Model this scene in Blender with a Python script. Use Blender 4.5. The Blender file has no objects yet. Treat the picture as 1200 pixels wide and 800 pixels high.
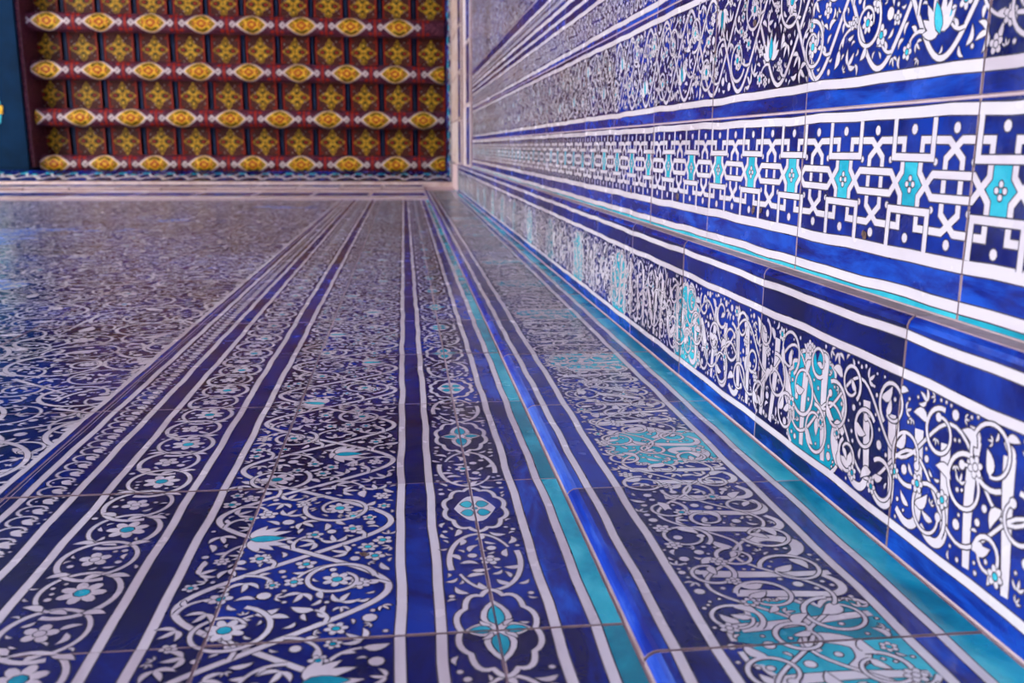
import bpy, bmesh, math, random
import numpy as np
from mathutils import Vector, Matrix

# ------------------------------------------------------------------ units
U = 0.34            # one drawing unit in metres (distance camera -> back wall)
ZC = 1.5            # camera height in metres
T = 0.885           # height of a tile course, in units
PI = math.pi
S = bpy.context.scene

def W(x, y, z):     # drawing units (camera at origin, z up) -> world metres
    return Vector((x * U, y * U, z * U + ZC))

# ------------------------------------------------------------------ camera
cam = bpy.data.cameras.new('camera')
camo = bpy.data.objects.new('camera', cam)
S.collection.objects.link(camo)
S.camera = camo
cam.sensor_width = 36
cam.lens = 32.165
cam.clip_start = 0.02
cx = Vector((0.99334193, -0.00554219, -0.11506999))
cy = Vector((-0.01857879, 0.97806104, -0.20748841))
cz = Vector((0.11369542, 0.2082448, 0.97144607))
m = Matrix((cx, -cy, -cz)).transposed().to_4x4()
m.translation = Vector((0, 0, ZC))
camo.matrix_world = m
cam.dof.use_dof = True
cam.dof.focus_distance = 1.05
cam.dof.aperture_fstop = 8.0

# ------------------------------------------------------------------ sky, sun, exposure
world = bpy.data.worlds.new('sky')
S.world = world
world.use_nodes = True
wn = world.node_tree
wn.nodes.clear()
wo = wn.nodes.new('ShaderNodeOutputWorld')
bg = wn.nodes.new('ShaderNodeBackground')
geo = wn.nodes.new('ShaderNodeTexCoord')
sep = wn.nodes.new('ShaderNodeSeparateXYZ')
rmp = wn.nodes.new('ShaderNodeValToRGB')
rmp.color_ramp.elements[0].position = 0.0
rmp.color_ramp.elements[0].color = (1.0, 0.93, 0.90, 1)
rmp.color_ramp.elements[1].position = 0.8
rmp.color_ramp.elements[1].color = (0.52, 0.62, 0.92, 1)
wn.links.new(geo.outputs['Generated'], sep.inputs[0])
wn.links.new(sep.outputs['Z'], rmp.inputs[0])
wn.links.new(rmp.outputs[0], bg.inputs[0])
bg.inputs[1].default_value = 2.2
wn.links.new(bg.outputs[0], wo.inputs[0])

sun = bpy.data.lights.new('sun', 'SUN')
sun.energy = 6.0
sun.angle = math.radians(0.6)
sun.color = (1.0, 0.93, 0.82)
suno = bpy.data.objects.new('sun', sun)
S.collection.objects.link(suno)
suno.rotation_euler = Vector((0.55, -0.25, 0.8)).to_track_quat('Z', 'Y').to_euler()
suno.location = (0, 0, 20)

S.view_settings.view_transform = 'Standard'
S.view_settings.look = 'None'
S.view_settings.gamma = 1
S.view_settings.use_curve_mapping = False
S.view_settings.exposure = 1.85

# ------------------------------------------------------------------ materials
def nodemat(name):
    mt = bpy.data.materials.new(name)
    mt.use_nodes = True
    nt = mt.node_tree
    return mt, nt, nt.nodes['Principled BSDF']

def glaze(name, cols, rough=(0.12, 0.3), scale=(9, 9, 3), vary=0.25, coat=0.0, bump=0.12, spots=None, fine=60):
    """hand-brushed glaze: noise between colours, tone drifting from tile to tile"""
    mt, nt, p = nodemat(name)
    N = nt.nodes; L = nt.links
    g = N.new('ShaderNodeNewGeometry')
    oi = N.new('ShaderNodeObjectInfo')
    mp = N.new('ShaderNodeVectorMath'); mp.operation = 'MULTIPLY'
    mp.inputs[1].default_value = scale
    L.new(g.outputs['Position'], mp.inputs[0])
    nz = N.new('ShaderNodeTexNoise'); nz.noise_dimensions = '4D'
    nz.inputs['Scale'].default_value = 1.0
    nz.inputs['Detail'].default_value = 6
    nz.inputs['Roughness'].default_value = 0.65
    nz.inputs['Distortion'].default_value = 0.6
    L.new(mp.outputs[0], nz.inputs['Vector'])
    wm = N.new('ShaderNodeMath'); wm.operation = 'MULTIPLY'; wm.inputs[1].default_value = 37.0
    L.new(oi.outputs['Random'], wm.inputs[0]); L.new(wm.outputs[0], nz.inputs['W'])
    # tone of the tile shifts the ramp
    ad = N.new('ShaderNodeMath'); ad.operation = 'MULTIPLY_ADD'
    ad.inputs[1].default_value = vary; ad.inputs[2].default_value = -vary / 2
    L.new(oi.outputs['Random'], ad.inputs[0])
    sm = N.new('ShaderNodeMath'); sm.operation = 'ADD'
    L.new(nz.outputs['Fac'], sm.inputs[0]); L.new(ad.outputs[0], sm.inputs[1])
    r = N.new('ShaderNodeValToRGB')
    el = r.color_ramp.elements
    while len(el) < len(cols): el.new(0.5)
    for i, c in enumerate(cols):
        el[i].position = 0.34 + 0.32 * i / max(1, len(cols) - 1)
        el[i].color = (*c, 1)
    L.new(sm.outputs[0], r.inputs[0])
    out = r.outputs[0]
    if spots:
        n2 = N.new('ShaderNodeTexNoise'); n2.inputs['Scale'].default_value = spots[1]
        n2.inputs['Detail'].default_value = 3
        L.new(g.outputs['Position'], n2.inputs['Vector'])
        r2 = N.new('ShaderNodeValToRGB')
        r2.color_ramp.elements[0].position = spots[2]; r2.color_ramp.elements[1].position = spots[2] + 0.03
        L.new(n2.outputs['Fac'], r2.inputs[0])
        mx = N.new('ShaderNodeMix'); mx.data_type = 'RGBA'
        L.new(r2.outputs[0], mx.inputs['Factor'])
        L.new(out, mx.inputs['A']); mx.inputs['B'].default_value = (*spots[0], 1)
        out = mx.outputs['Result']
    L.new(out, p.inputs['Base Color'])
    rr = N.new('ShaderNodeMapRange')
    rr.inputs['From Min'].default_value = 0.3; rr.inputs['From Max'].default_value = 0.7
    rr.inputs['To Min'].default_value = rough[0]; rr.inputs['To Max'].default_value = rough[1]
    n3 = N.new('ShaderNodeTexNoise'); n3.inputs['Scale'].default_value = 24; n3.inputs['Detail'].default_value = 3
    L.new(g.outputs['Position'], n3.inputs['Vector'])
    L.new(n3.outputs['Fac'], rr.inputs[0]); L.new(rr.outputs[0], p.inputs['Roughness'])
    b = N.new('ShaderNodeBump'); b.inputs['Strength'].default_value = bump; b.inputs['Distance'].default_value = 0.004
    n4 = N.new('ShaderNodeTexNoise'); n4.inputs['Scale'].default_value = fine; n4.inputs['Detail'].default_value = 2
    L.new(g.outputs['Position'], n4.inputs['Vector'])
    L.new(n4.outputs['Fac'], b.inputs['Height']); L.new(b.outputs[0], p.inputs['Normal'])
    p.inputs['Specular IOR Level'].default_value = 0.4
    return mt

GROUND = glaze('ultramarine_ground_glaze', cols=[(0.003, 0.004, 0.05), (0.002, 0.008, 0.14), (0.003, 0.035, 0.34)], vary=0.22, scale=(12, 12, 9))
FIELDG = glaze('ultramarine_field_glaze', cols=[(0.003, 0.004, 0.05), (0.002, 0.008, 0.14), (0.003, 0.035, 0.34)], vary=0.22, scale=(12, 12, 9), spots=((0.06, 0.20, 0.72), 1.7, 0.64))
COBALT = glaze('cobalt_brushed_glaze', [(0.003, 0.003, 0.07), (0.002, 0.018, 0.25), (0.007, 0.085, 0.56)], vary=0.16, scale=(42, 42, 10), spots=((0.55, 0.6, 0.75), 46, 0.79))
WHITE = glaze('tin_white_glaze', [(0.60, 0.53, 0.55), (0.74, 0.69, 0.70), (0.80, 0.77, 0.78)], vary=0.2, spots=((0.42, 0.28, 0.22), 30, 0.78))
LINE = glaze('brown_black_outline', [(0.012, 0.008, 0.02), (0.03, 0.018, 0.02)], rough=(0.25, 0.4))
TURQ = glaze('turquoise_glaze', [(0.0, 0.22, 0.30), (0.004, 0.40, 0.52), (0.05, 0.60, 0.68)], vary=0.25, scale=(14, 14, 8))
EDGE = glaze('chipped_tile_edge', [(0.30, 0.20, 0.19), (0.46, 0.36, 0.37)], rough=(0.6, 0.8), scale=(40, 40, 40))
BRIGHT = glaze('bright_blue_bevel_glaze', [(0.005, 0.022, 0.28), (0.008, 0.06, 0.52), (0.07, 0.19, 0.72)], rough=(0.1, 0.2), scale=(30, 30, 6))
MORTAR = glaze('pinkish_lime_mortar', [(0.50, 0.37, 0.38), (0.66, 0.53, 0.54)], rough=(0.8, 0.95), scale=(30, 30, 30), bump=0.4)
BEIGE = glaze('beige_glazed_border', [(0.55, 0.42, 0.36), (0.72, 0.62, 0.58), (0.78, 0.72, 0.72)], scale=(10, 10, 4), rough=(0.25, 0.45))
GLAZES = [GROUND, COBALT, WHITE, LINE, TURQ, EDGE, BRIGHT, BEIGE]
gG, gC, gW, gL, gT, gE, gB, gP = range(8)

def plain(name, cols, rough=0.5, scale=20, bump=0.1, dist=0.3):
    mt, nt, p = nodemat(name)
    N = nt.nodes; L = nt.links
    g = N.new('ShaderNodeNewGeometry')
    nz = N.new('ShaderNodeTexNoise'); nz.inputs['Scale'].default_value = scale
    nz.inputs['Detail'].default_value = 5; nz.inputs['Distortion'].default_value = dist
    L.new(g.outputs['Position'], nz.inputs['Vector'])
    r = N.new('ShaderNodeValToRGB'); el = r.color_ramp.elements
    while len(el) < len(cols): el.new(0.5)
    for i, c in enumerate(cols):
        el[i].position = 0.32 + 0.36 * i / max(1, len(cols) - 1); el[i].color = (*c, 1)
    L.new(nz.outputs['Fac'], r.inputs[0]); L.new(r.outputs[0], p.inputs['Base Color'])
    p.inputs['Roughness'].default_value = rough
    p.inputs['Specular IOR Level'].default_value = 0.25
    b = N.new('ShaderNodeBump'); b.inputs['Strength'].default_value = bump; b.inputs['Distance'].default_value = 0.01
    L.new(nz.outputs['Fac'], b.inputs['Height']); L.new(b.outputs[0], p.inputs['Normal'])
    return mt

# ------------------------------------------------------------------ 2D ornament kit
# a Pat is a list of flat polygons (glaze index, level, points) drawn in the
# plane (u across the band, v along the wall); each has a dark outline under it
class Pat:
    def __init__(s, u0, u1, P, seed=1, res=0.006):
        s.u0, s.u1, s.P = u0, u1, P
        s.rnd = random.Random(seed)
        s.polys = []
        s.lv = 1
        s.res = res
        s.nu = max(2, int((u1 - u0) / res)); s.nv = max(2, int(P / res))
        s.occ = np.zeros((s.nu, s.nv), bool)
        s.o = 0.0033            # outline width
        s.eps = 0.0
    def up(s, k=1): s.lv += k
    def nx(s):              # no two strokes lie at exactly the same height
        s.eps = (s.eps + .0137) % .46
        return s.eps
    def mark(s, u, v, r):
        i = (u - s.u0) / s.res; j = v / s.res; k = r / s.res
        i0, i1 = int(i - k), int(i + k) + 1; j0, j1 = int(j - k), int(j + k) + 1
        for a in range(max(0, i0), min(s.nu, i1 + 1)):
            for b in range(j0, j1 + 1):
                if (a + .5 - i) ** 2 + (b + .5 - j) ** 2 <= k * k + 0.3:
                    s.occ[a, b % s.nv] = True
    def free(s, u, v, r):
        if u - r < s.u0 or u + r > s.u1: return False
        i = (u - s.u0) / s.res; j = v / s.res; k = r / s.res
        n = 10
        for rr in (0.0, 0.5, 1.0):
            for t in range(n if rr else 1):
                a = int(i + k * rr * math.cos(2 * PI * t / n)); b = int(j + k * rr * math.sin(2 * PI * t / n))
                if a < 0 or a >= s.nu or s.occ[a, b % s.nv]: return False
        return True
    def poly(s, pts, col, lv=None):
        a = 0
        for i in range(len(pts)):
            x0, y0 = pts[i - 1]; x1, y1 = pts[i]
            a += x0 * y1 - x1 * y0
        if a < 0: pts = pts[::-1]
        s.polys.append((col, (s.lv if lv is None else lv) + s.nx(), pts))
    def ribbon(s, pts, w, col=gW, closed=False, taper=None, outline=True, mark=True, lv=None):
        n = len(pts)
        if n < 2: return
        nr = []
        for i in range(n):
            if closed: a, b = pts[i - 1], pts[(i + 1) % n]
            else: a, b = pts[max(0, i - 1)], pts[min(n - 1, i + 1)]
            dx, dy = b[0] - a[0], b[1] - a[1]; l = math.hypot(dx, dy) or 1
            nr.append((-dy / l, dx / l))
        ws = [w * (1 if taper is None else taper(i / (n - 1))) / 2 for i in range(n)]
        lv = (s.lv if lv is None else lv) + s.nx()
        for off, c, l in (((s.o, gL, lv), (0, col, lv + 0.5)) if outline else ((0, col, lv + .5),)):
            Lp = [(p[0] + q[0] * (h + off), p[1] + q[1] * (h + off)) for p, q, h in zip(pts, nr, ws)]
            Rp = [(p[0] - q[0] * (h + off), p[1] - q[1] * (h + off)) for p, q, h in zip(pts, nr, ws)]
            for i in range(n if closed else n - 1):
                j = (i + 1) % n
                s.polys.append((c, l, [Lp[i], Rp[i], Rp[j], Lp[j]]))
        if mark:
            for p, h in zip(pts, ws): s.mark(p[0], p[1], h + s.o * 1.2)
    def leaf(s, x, y, ang, ln, wd, col=gW, bend=0.25, mark=True):
        for off, c, l in ((s.o, gL, s.lv), (0, col, s.lv + .5)):
            up_, dn = [], []
            n = 5
            for i in range(n + 1):
                t = i / n
                a = (t * (ln + 2 * off) - off)
                hw = (wd / 2) * (math.sin(PI * t ** 0.75) ** 0.8 if 0 < t < 1 else 0) + off * (0.9 if 0 < t < 1 else 0.2)
                bd = bend * ln * 4 * t * (1 - t) * 0.5
                up_.append((a, bd + hw)); dn.append((a, bd - hw))
            pts = dn + up_[::-1]
            ca, sa = math.cos(ang), math.sin(ang)
            s.poly([(x + a * ca - b * sa, y + a * sa + b * ca) for a, b in pts], c, l)
        if mark:
            for t in (.15, .5, .85):
                s.mark(x + math.cos(ang) * ln * t, y + math.sin(ang) * ln * t, wd * .5 + s.o)
    def disc(s, x, y, r, col=gW, n=9, outline=True, sx=1, sy=1, mark=True):
        for off, c, l in ((s.o, gL, s.lv), (0, col, s.lv + .5)) if outline else ((0, col, s.lv + .5),):
            s.poly([(x + sx * (r + off) * math.cos(2 * PI * i / n), y + sy * (r + off) * math.sin(2 * PI * i / n)) for i in range(n)], c, l)
        if mark: s.mark(x, y, r + s.o)
    def flower(s, x, y, r, n=6, cc=gT, rot=None):
        rot = s.rnd.random() * 6 if rot is None else rot
        lv = s.lv
        for i in range(n):
            a = rot + 2 * PI * i / n
            px, py = x + math.cos(a) * r * .62, y + math.sin(a) * r * .62
            pr = r * .40
            for off, c, l in ((s.o * .8, gL, lv), (0, gW, lv + .5)):
                q = []
                for k in range(8):
                    b = 2 * PI * k / 8
                    e, f = (pr + off) * math.cos(b), (pr * (3.6 / n + .12) + off) * math.sin(b)
                    q.append((px + e * math.cos(a) - f * math.sin(a), py + e * math.sin(a) + f * math.cos(a)))
                s.poly(q, c, l)
        s.up(1)
        s.disc(x, y, r * .33, cc, 8)
        s.lv = lv
        s.mark(x, y, r * 1.02)
    def spiral(s, x, y, R, a0, dr, turns=1.35, w=0.012, end='flower', leaves=True, inner=0.42, cc=gT):
        n = max(12, int(26 * turns * (1 if R > .05 else .7) * (1.5 if R > .2 else 1)))
        pts = []
        for i in range(n + 1):
            t = i / n
            a = a0 + dr * 2 * PI * turns * t
            r = R * (1 - (1 - inner) * t ** 1.1)
            pts.append((x + r * math.cos(a), y + r * math.sin(a)))
        s.ribbon(pts, w, taper=lambda t: 1.15 - .45 * t)
        ex, ey = pts[-1]
        if end == 'flower': 
            s.up(2); s.flower(x, y, R * s.rnd.uniform(.36, .48), s.rnd.choice((6, 7, 8)), cc); s.lv -= 2
            s.ribbon([pts[-1], ((ex + x) / 2, (ey + y) / 2), (x, y)], w * .7, mark=False)
        elif end == 'leaf':
            a = math.atan2(y - ey, x - ex)
            s.leaf(ex, ey, a - .3 * dr, R * .75, R * .34, bend=.2 * dr)
        elif end == 'dot': s.disc(ex, ey, w * 1.15)
        if leaves:
            m_ = max(3, int(R * 2 * PI * turns / .085))
            for k in range(1, m_):
                i = int(n * k / m_)
                p, q = pts[i], pts[i - 1]
                ta = math.atan2(p[1] - q[1], p[0] - q[0])
                sd = (1 if k % 2 else -1)
                la = ta + sd * .75
                ln = s.rnd.uniform(.025, .045) * (1 if R > .06 else .7)
                if s.free(p[0] + math.cos(la) * (w + ln * .6), p[1] + math.sin(la) * (w + ln * .6), ln * .33):
                    s.leaf(p[0] + math.cos(la) * w * .3, p[1] + math.sin(la) * w * .3, la, ln, ln * .45, bend=.2 * sd)
        return pts
    def fill(s, n, sizes, kinds='lfd', cc=gT):
        """scatter leaves, florets and dots in whatever ground is still bare"""
        for r in sizes:
            for _ in range(n):
                u = s.rnd.uniform(s.u0, s.u1); v = s.rnd.uniform(0, s.P)
                if not s.free(u, v, r): continue
                k = s.rnd.choice(kinds)
                if k == 'f' and r >= .016: s.flower(u, v, r * .95, s.rnd.choice((5, 6)), cc if s.rnd.random() < .7 else gW)
                elif k == 'd' or r < .008: s.disc(u, v, r * .6)
                elif k == 't' or (k == 'l' and r > .02):
                    a = s.rnd.random() * 6.28
                    for da in (-.9, 0, .9):
                        s.leaf(u - math.cos(a) * r * .6, v - math.sin(a) * r * .6, a + da, r * 1.65, r * .5, bend=.35 * (da or .4), mark=False)
                    s.mark(u, v, r)
                else:
                    a = s.rnd.random() * 6.28
                    s.leaf(u - math.cos(a) * r * 1.15, v - math.sin(a) * r * 1.15, a, r * 2.3, r * .78, bend=s.rnd.choice((-.45, .45, -.25, .25)))
                    s.mark(u, v, r * .8)

def wobble_line(pat, u, w, rnd, amp=0.0016, both=True):
    """hand-painted white stripe running the whole height of the pattern"""
    n = int(pat.P / 0.11)
    ph = [rnd.random() * 6.28 for _ in range(3)]
    pts = []
    for i in range(n + 1):
        v = pat.P * i / n
        a = sum(math.sin(2 * PI * v / pat.P * f + p) for f, p in zip((1, 3, 5), ph)) * amp
        pts.append((u + a, v))
    pat.ribbon(pts, w, mark=True)

# ---- the single bands -------------------------------------------------
def band_vine(pat, u0, u1, n, flip=False):
    """narrow running vine: a curl and a cluster of small leaves per unit"""
    dv = pat.P / n; w = u1 - u0
    sg = -1 if flip else 1
    for i in range(n):
        v = (i + .5) * dv; c = (u0 + u1) / 2
        pts = []
        for k in range(9):
            a = PI * (1.35 - 1.25 * k / 8)
            pts.append((c - sg * w * .06 + sg * w * .34 * math.cos(a), v + dv * .5 * math.sin(a) + dv * .05))
        pat.ribbon(pts, w * .075)
        for a, l in ((-.5, .34), (.25, .36), (1.0, .30)):
            A = a if sg > 0 else PI - a
            pat.leaf(c - sg * w * .02, v - dv * .08, A, w * l, w * .17)
    pat.fill(n * 10, (w * .06,), 'd')

def band_scroll(pat, u0, u1, n):
    """flower scroll: overlapping rings, one flower in each"""
    dv = pat.P / n; w = u1 - u0; c = (u0 + u1) / 2
    for i in range(n):
        v = (i + .5) * dv; sd = 1 if i % 2 else -1
        R = w * .44
        pts = []
        # the stem swings over the band and curls right round each flower
        for k in range(31):
            t = k / 30
            a = sd * (-PI * .62 + 2 * PI * 1.0 * t) + (0 if sd > 0 else PI)
            r = R * (1.06 - .22 * t)
            pts.append((c + r * math.cos(a) * (1 - .06 * t), v + dv * .66 * (1.0 - .22 * t) * math.sin(a)))
        pat.lv = 1 + (i % 3) * 1
        pat.ribbon(pts, w * .058, taper=lambda t: 1.15 - .4 * t)
        pat.leaf(pts[-1][0], pts[-1][1], math.atan2(pts[-1][1] - pts[-2][1], pts[-1][0] - pts[-2][0]) + .2, w * .2, w * .09, bend=.3 * sd)
    pat.lv = 6
    for i in range(n):
        v = (i + .5) * dv
        pat.flower(c + (i % 2 - .5) * w * .12, v, w * (.24 if i % 2 else .17), 7 if i % 2 else 5, gT if i % 2 else gW)
        for sg in (-1, 1):
            a = pat.rnd.uniform(-.5, .5) + (0 if sg > 0 else PI)
            pat.leaf(c + sg * w * .2, v + dv * .45 * sg, a, w * .24, w * .1, bend=.3 * sg)
    pat.fill(n * 60, (w * .09, w * .06, w * .04), 'lld')

def band_floral(pat, u0, u1, nw, R=.10, wv=.016, big=True):
    """two counter-running stems with side spirals and palmettes"""
    w = u1 - u0; c = (u0 + u1) / 2; P = pat.P
    for sg, ph in ((1, 0.0), (-1, .4)):
        pts = []
        n = int(P / .014)
        for i in range(n + 1):
            v = P * i / n
            a = 2 * PI * nw * v / P + ph
            pts.append((c + sg * w * .435 * math.sin(a) * (1 - .08 * math.cos(2 * a)), v))
        pat.lv = 3 if sg > 0 else 1
        pat.ribbon(pts, wv)
        stem = pts
        pat.lv = 5
        for k in range(int(nw * 12)):
            i = int((k + pat.rnd.random() * .5) / (nw * 12) * (n - 2)) + 1
            p, q = stem[i], stem[i - 1]
            ta = math.atan2(p[1] - q[1], p[0] - q[0])
            bs = 1 if k % 2 else -1
            a = ta + bs * .5; x, y = p
            br = [(x, y)]
            L_ = pat.rnd.uniform(.07, .16); st = 9
            for t in range(st):
                a += bs * pat.rnd.uniform(.12, .26); x += math.cos(a) * L_ / st; y += math.sin(a) * L_ / st
                br.append((x, y))
            if not (u0 + .02 < x < u1 - .02) or not pat.free(x, y, .018): continue
            pat.ribbon(br, wv * .55, taper=lambda t: 1.2 - .5 * t)
            for t in (3, 6):
                la = math.atan2(br[t][1] - br[t - 1][1], br[t][0] - br[t - 1][0]) + (.8 if t == 3 else -.8)
                pat.leaf(br[t][0], br[t][1], la, .03, .013, bend=.25)
            pat.up(1)
            if pat.rnd.random() < .7: pat.flower(x, y, pat.rnd.uniform(.018, .028), pat.rnd.choice((5, 6, 7)), gT if pat.rnd.random() < .6 else gW)
            else: pat.leaf(x, y, a, .055, .024, bend=.25 * bs)
            pat.up(-1)
    pat.lv = 7
    m_ = nw * 2
    for i in range(m_ * 2):
        v = P * (i + .25) / (m_ * 2) + pat.rnd.uniform(-.02, .02)
        u = c + (w * .2 if i % 2 else -w * .2) + pat.rnd.uniform(-.02, .02)
        if big and i % 3 == 1:
            palmette(pat, u, v, R * .72, pat.rnd.choice((PI, 0, PI * .9)))
        else:
            pat.spiral(u, v, R * pat.rnd.uniform(.82, 1.1), pat.rnd.random() * 6, 1 if i % 2 else -1, 1.15, wv * .7)
    pat.up(3)
    pat.fill(int(900 * w * P / .43), (.027, .02, .014, .009), 'fltld')

def palmette(pat, u, v, r, a0):
    lv = pat.lv
    for i in range(-3, 4):
        pat.leaf(u - math.cos(a0) * r * .5, v - math.sin(a0) * r * .5, a0 + i * .42, r * (1.55 - .12 * abs(i)), r * .42, bend=.12 * (1 if i > 0 else -1), mark=False)
    pat.up(1)
    pat.leaf(u - math.cos(a0) * r * .6, v - math.sin(a0) * r * .6, a0, r * 1.25, r * .5, col=gT, bend=0, mark=False)
    pat.mark(u, v, r)
    pat.lv = lv

def lobed(x, y, rx, ry, n, d, k=6):
    return [(x + rx * (1 + d * abs(math.sin(n * a / 2))) * math.cos(a), y + ry * (1 + d * abs(math.sin(n * a / 2))) * math.sin(a))
            for a in [2 * PI * i / (n * k) for i in range(n * k)]]

def band_medallion(pat, u0, u1, n, v_first):
    w = u1 - u0; c = (u0 + u1) / 2; dv = pat.P / n
    for i in range(n):
        v = (v_first + i * dv) % pat.P
        rx, ry = w * .36, dv * (.21 if i % 2 else .235)
        ring = lobed(c, v, rx, ry, 10, .13)
        pat.lv = 3
        pat.ribbon(ring, .0125, closed=True)
        for f in (0, .2, .4, .6, .8, 1.0):
            for t in range(14):
                pat.mark(c + rx * f * math.cos(t * .45), v + ry * f * math.sin(t * .45), .012)
        if i % 2 == 0:
            for k, (a, l, wd) in enumerate(((0, .92, .62), (PI, .92, .62), (PI / 2, .85, .8), (-PI / 2, .85, .8))):
                l2 = l * (rx if k < 2 else ry)
                pat.leaf(c, v, a, l2 * .95, wd * .085, bend=0, mark=False)
            pat.lv = 5
            for k, a in enumerate((0, PI, PI / 2, -PI / 2)):
                l2 = (rx if k < 2 else ry) * .56
                pat.leaf(c + math.cos(a) * .016, v + math.sin(a) * .016, a, l2, .028 if k < 2 else .036, col=gT, bend=0, mark=False)
            pat.lv = 4
            for a in (PI / 4, 3 * PI / 4, 5 * PI / 4, 7 * PI / 4):
                pat.leaf(c + math.cos(a) * .02, v + math.sin(a) * .02, a, .032, .012, bend=.3, mark=False)
        else:
            pat.disc(c, v, 1, gW, 18, sx=rx * .70, sy=ry * .62, mark=False) if False else None
            pat.poly([(c + rx * .74 * math.cos(t) * (1 - .22 * abs(math.cos(2 * t + PI / 2))), v + ry * .66 * math.sin(t)) for t in [2 * PI * q / 20 for q in range(20)]], gW, 4.5)
            pat.lv = 5
            for sx in (-1, 1):
                for sy in (-1, 1):
                    pat.leaf(c + sx * rx * .08, v + sy * ry * .22, 0 if sx > 0 else PI, rx * .42, ry * .34, col=gT, bend=0.05, mark=False)
            pat.disc(c, v, .006, gT, mark=False)
        # scrolls between this medallion and the next
        vm = v + dv / 2
        sd = 1 if i % 2 else -1
        pat.lv = 1
        for sg in (-1, 1):
            pts = []
            for k in range(17):
                t = k / 16
                a = sd * (PI * .95 * t - PI * .1)
                pts.append((c + sg * w * .40 * math.cos(a * .95) * (1 - .1 * t), vm + sg * sd * 0 + sg * dv * .235 * math.sin(a) * 1.0))
            pat.ribbon(pts, .011, taper=lambda t: 1.3 - .7 * t)
            for k in (3, 7, 11):
                p = pts[k]
                pat.leaf(p[0], p[1], math.atan2(vm - p[1], c - p[0]) + .5 * sg, .04, .017, bend=.3)
        pat.lv = 3
        pat.flower(c - .012 * sd, vm, .026, 5, gT if i % 2 else gW)
        for sx in (-1, 1):
            for sy in (-1, 1):
                pat.disc(c + sx * w * .41, vm + sy * dv * .27, .0065)
    pat.lv = 2
    pat.fill(int(500 * pat.P), (.02, .014, .009), 'lld')

def band_field(pat, P, W_, nbig, seed, shift=0):
    """large arabesque field: broad sweeping arcs over tight curled foliage"""
    r = pat.rnd
    for i in range(nbig):
        u = pat.u0 + W_ * ((i * .618 + .2) % 1); v = P * ((i + .5) / nbig)
        pat.lv = 4 + (i % 3) * 2
        R = r.uniform(.18, .38)
        pat.spiral(u, v, R, r.random() * 6, r.choice((-1, 1)), 1.1, .0185, end='dot', leaves=True, inner=.45)
        a = r.random() * 6
        pat.ribbon([(u + R * math.cos(a) + .07 * t * math.cos(a + 1.3), v + R * math.sin(a) + .07 * t * math.sin(a + 1.3)) for t in range(7)], .016, taper=lambda t: 1.4 - t)
    pat.lv = 1
    placed = []
    for rad in (.20, .15, .115, .085, .06):
        for _ in range(int(140 * W_ * P)):
            u = r.uniform(pat.u0, pat.u0 + W_); v = r.uniform(0, P)
            if any((u - a) ** 2 + min(abs(v - b), P - abs(v - b)) ** 2 < ((rad + c) * .86) ** 2 for a, b, c in placed): continue
            placed.append((u, v, rad))
            pat.lv = 1 + (len(placed) % 2)
            pat.spiral(u, v, rad, r.random() * 6, r.choice((-1, 1)), r.uniform(.8, 1.3), .0125, end=r.choice(('leaf', 'leaf', 'leaf', 'dot', 'flower')), cc=gW if r.random() < .8 else gT)
    pat.lv = 3
    pat.fill(int(420 * W_ * P), (.036, .026, .018, .011), 'llltd')

def cartouche(pat, u0, u1, v):
    """turquoise cloud-edged panel behind the script, open towards the corner"""
    w = u1 - u0
    for sg in (-1, 1):
        base = [(0.0, .02), (.0, .15), (.16, .175), (.30, .15), (.38, .17), (.52, .19), (.66, .17), (.74, .13), (.86, .08), (.92, .02)]
        pts = []
        for i in range(len(base) - 1):
            (b0, a0), (b1, a1) = base[i], base[i + 1]
            for k in range(4):
                t = k / 4; bulge = .018 * math.sin(PI * t)
                pts.append((b0 + (b1 - b0) * t + bulge * (1 if i > 4 else 0), a0 + (a1 - a0) * t + bulge))
        pts.append(base[-1]); pts.append((.80, .0)); pts.append((.0, .0))
        q = [(u1 - b * w, v + sg * a * .92) for b, a in pts]
        for k in range(1, len(q) - 2):         # fan from the base line: stays valid when cut
            pat.poly([q[-1], q[k], q[k + 1]], gT, .5)
        pat.ribbon(q[4:-2], .012, mark=False, lv=.8)

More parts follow.
